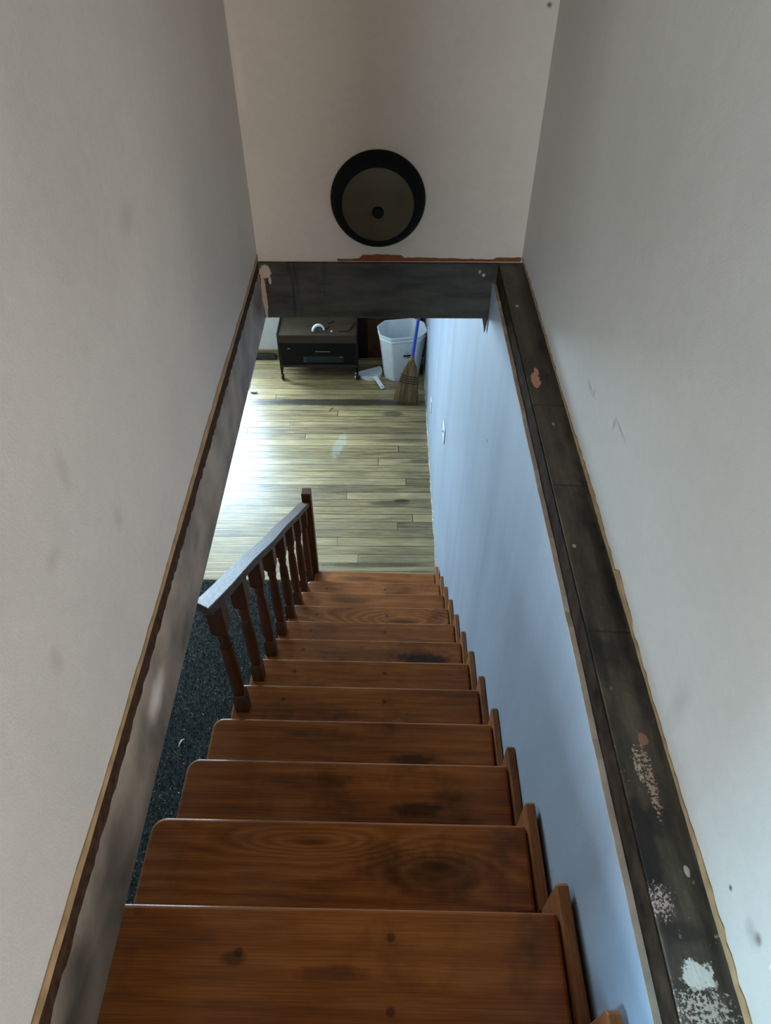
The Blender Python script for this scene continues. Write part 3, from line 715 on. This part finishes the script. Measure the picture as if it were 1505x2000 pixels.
bm = bm_new(); bx(bm, X0 + .006, X1 - .006, Y0 - .002, Y1 - .006, .143, .167); on_cart(obj('bottom_shelf', bm, M['cart_lip'], bevel=.002))
def sub(name, bm, m, p, **k):
    o = obj(name, bm, m, **k); o.parent = p; o.matrix_parent_inverse = p.matrix_world.inverted() @ Matrix.Identity(4) if False else Matrix.Identity(4)
    o.matrix_parent_inverse = ct_inv_for_sub; return o
ct_inv_for_sub = Matrix.Identity(4)
bm = bm_new(); bx(bm, -.662, -.525, Y0 - .002, Y0 + .009, .312, .320); sub('handle', bm, M['chrome'], fp)
bm = bm_new(); bx(bm, -.635, -.535, Y0 + .004, Y0 + .009, .345, .349); sub('handle', bm, M['dark_metal'], fp)
bm = bm_new(); bx(bm, -.78, -.40, Y0 + .003, Y0 + .0095, .196, .262); vs_ = sub('deck', bm, M['video'], fp, bevel=.002)
for cx, cz in ((-.905, .345), (-.425, .255)):
    bm = bm_new(); bx(bm, cx - .014, cx + .014, Y0 + .001, Y0 + .009, cz - .004, cz + .004); sub('knob', bm, M['chrome'], fp)
for k in (.206, .238):
    bm = bm_new(); bx(bm, -.772, -.752, Y0 + .001, Y0 + .004, k, k + .005); sub('knob', bm, M['chrome'], fp)
for sx in (X0, X1):
    for sy in (Y0 + .004, Y1 - .034):
        bm = bm_new(); s = 1 if sx == X0 else -1
        rings(bm, [[(sx, sy, ZK + .006), (sx + s*.012, sy, ZK + .006), (sx + s*.012, sy + .03, ZK + .006), (sx, sy + .03, ZK + .006)],
                   [(sx, sy, .15), (sx + s*.034, sy, .15), (sx + s*.034, sy + .03, .15), (sx, sy + .03, .15)],
                   [(sx + s*.002, sy + .004, .052), (sx + s*.016, sy + .004, .052), (sx + s*.016, sy + .026, .052), (sx + s*.002, sy + .026, .052)]])
        lg = on_cart(obj('leg', bm, M['dark_metal'], bevel=.001))
        bm = bm_new(); lathe(bm, [(.010, -.012), (.024, -.012), (.030, -.007), (.030, .007), (.024, .012), (.010, .012)], 24)
        bmesh.ops.rotate(bm, verts=bm.verts, matrix=Matrix.Rotation(R(90), 3, 'Y')); bmesh.ops.translate(bm, verts=bm.verts, vec=(sx + s*.014, sy + .006, .0305))
        bx(bm, sx + s*.014 - .013, sx + s*.014 + .013, sy + .002, sy + .022, .046, .054)
        c = obj('caster', bm, M['rubber']); sharp(c, 40); c.parent = lg
    bm = bm_new(); s = 1 if sx == X0 else -1
    bx(bm, min(sx, sx + s*.012), max(sx, sx + s*.012), Y0 + .036, Y1 - .036, ZK - .08, ZK + .006); on_cart(obj('side_rail', bm, M['dark_metal'], bevel=.001))

# things on the cart
zc = ZK - .004
bm = bm_new(); n = 18
L = []
for i in range(n + 1):
    a = math.pi * i / n
    ro, rin = .060, .043
    L.append([(ro*math.cos(a), -.016, ro*math.sin(a)), (ro*math.cos(a), .016, ro*math.sin(a)), (rin*math.cos(a), .016, rin*math.sin(a)), (rin*math.cos(a), -.016, rin*math.sin(a))])
rings(bm, L); o = obj('arched_band', bm, M['white_plastic'], bevel=.003); o.location = (-.628, 5.71, zc + .004); o.rotation_euler = (R(-12), 0, R(14))
tag(o, 'white arched plastic band standing on the wooden cart top', 'plastic band')
def cord(name, pts, rad, label, m='cord'):
    P = [Vector(p) for p in pts]; out = []
    for i in range(len(P) - 1):
        p0, p1, p2, p3 = P[max(i-1, 0)], P[i], P[i+1], P[min(i+2, len(P)-1)]
        for k in range(6):
            t = k / 6
            out.append(.5*((2*p1) + (p2 - p0)*t + (2*p0 - 5*p1 + 4*p2 - p3)*t*t + (3*p1 - p0 - 3*p2 + p3)*t**3))
    out.append(P[-1]); bm = bm_new(); tube(bm, out, rad, 8)
    return tag(obj(name, bm, M[m], smooth=True), label, 'cord')
q = zc + .0045
cord('cord', [(-.60, 5.755, q), (-.56, 5.75, q), (-.535, 5.78, q), (-.55, 5.83, q), (-.51, 5.86, q), (-.50, 5.90, q)], .004, 'short dark cord curling behind the white arched band on the cart')
cord('cord', [(-.44, 5.705, q), (-.40, 5.70, q), (-.36, 5.70, q), (-.335, 5.74, q), (-.31, 5.79, q), (-.30, 5.86, q)], .004, 'dark cord lying at the right end of the cart top')
bm = bm_new(); lathe(bm, [(.003, 0), (.0085, .002), (.0085, .012), (.004, .016)], 12); o = obj('bottle_cap', bm, M['white_plastic'], smooth=True, origin=None); o.location = (-.505, 5.69, zc)
tag(o, 'tiny white cap on the front edge of the cart top', 'cap')

# small things on the floor
t = thing('plug', 'small pale plug end on the floor left of the dustpan', 'plug', (-.285, 5.665, .0), (0, 0, R(20)))
bm = bm_new(); lathe(bm, [(.010, 0), (.013, .006), (.013, .030), (.009, .034)], 16); bmesh.ops.rotate(bm, verts=bm.verts, matrix=Matrix.Rotation(R(90), 3, 'Y')); bmesh.ops.translate(bm, verts=bm.verts, vec=(-.02, 0, .0132))
obj('casing', bm, M['white_plastic'], t, smooth=True)
bm = bm_new(); lathe(bm, [(.011, 0), (.011, .018)], 16); bmesh.ops.rotate(bm, verts=bm.verts, matrix=Matrix.Rotation(R(90), 3, 'Y')); bmesh.ops.translate(bm, verts=bm.verts, vec=(.0145, 0, .0132))
obj('collar', bm, M['rubber'], t)
bx_t = thing('flat_case', 'dark flat case on the floor against the pale baseboard, left of the cart', 'case', (-1.225, 5.995, 0))
bm = bm_new(); bx(bm, -.14, .125, -.028, .024, .0, .034); obj('base', bm, M['box'], bx_t, bevel=.006)
bm = bm_new(); prism(bm, [(-.136, .0345), (.118, .0345), (.112, .044), (.05, .052), (-.05, .050), (-.13, .046)], 'y', -.022, .022); obj('lid', bm, M['box'], bx_t, bevel=.004)
bm = bm_new()
prism(bm, [(-.035, .003), (-.01, -.012), (.02, -.016), (.045, .004), (.01, .010)], 'z', 0, .003)
for v in bm.verts: v.co.z += abs(v.co.x) * .22
o = obj('scrap', bm, M['scrap']); o.location = (-1.25, 5.41, .001); tag(o, 'dark curled scrap on the bright floorboards left, in front of the cart', 'scrap')
bm = bm_new(); tube(bm, [(-.035, -.06, 0), (-.03, -.03, .003), (-.012, .0, .006), (.012, .02, .004), (.04, .03, 0)], [.002, .004, .005, .004, .001], 8)
o = obj('wood_shaving', bm, M['scrap'], smooth=True); o.location = (-.497, 5.165, .003); o.scale = (.6, .6, .6); tag(o, 'small dark curved shaving on the floor in front of the cart', 'shaving')
bm = bm_new(); tube(bm, [(0, -.03, 0), (.004, -.01, .003), (.012, .012, .003), (.026, .02, 0)], [.002, .005, .005, .002], 8)
o = obj('lint', bm, M['white_plastic'], smooth=True); o.location = (-1.206, 1.912, .02); tag(o, 'white lint shred on the dark carpet', 'lint')

# wall plates on the lower right wall
def plate(name, y, z, w, h, label, cat, kind):
    t = thing(name, label, cat, (XD, y, z))
    bm = bm_new(); bx(bm, -.007, -.0002, -w/2, w/2, -h/2, h/2); obj('plate', bm, M['white_plastic'], t, bevel=.002)
    if kind == 'switch':
        bm = bm_new(); prism(bm, [(-.0072, -.012), (-.0072, .012), (-.018, .010), (-.018, .003)], 'y', -.005, .005); obj('toggle', bm, M['white_plastic'], t)
    else:
        for s in (-.022, .022):
            bm = bm_new(); bx(bm, -.0085, -.0072, -.014, .014, s - .013, s + .013); obj('socket', bm, M['white_plastic'], t, bevel=.001)
plate('light_switch', 3.50, 1.09, .12, .118, 'white light switch plate on the lower right wall above the floorboards', 'light switch', 'switch')
plate('wall_outlet', 4.66, .43, .075, .115, 'white wall outlet low on the right wall near the broom', 'outlet', 'outlet')
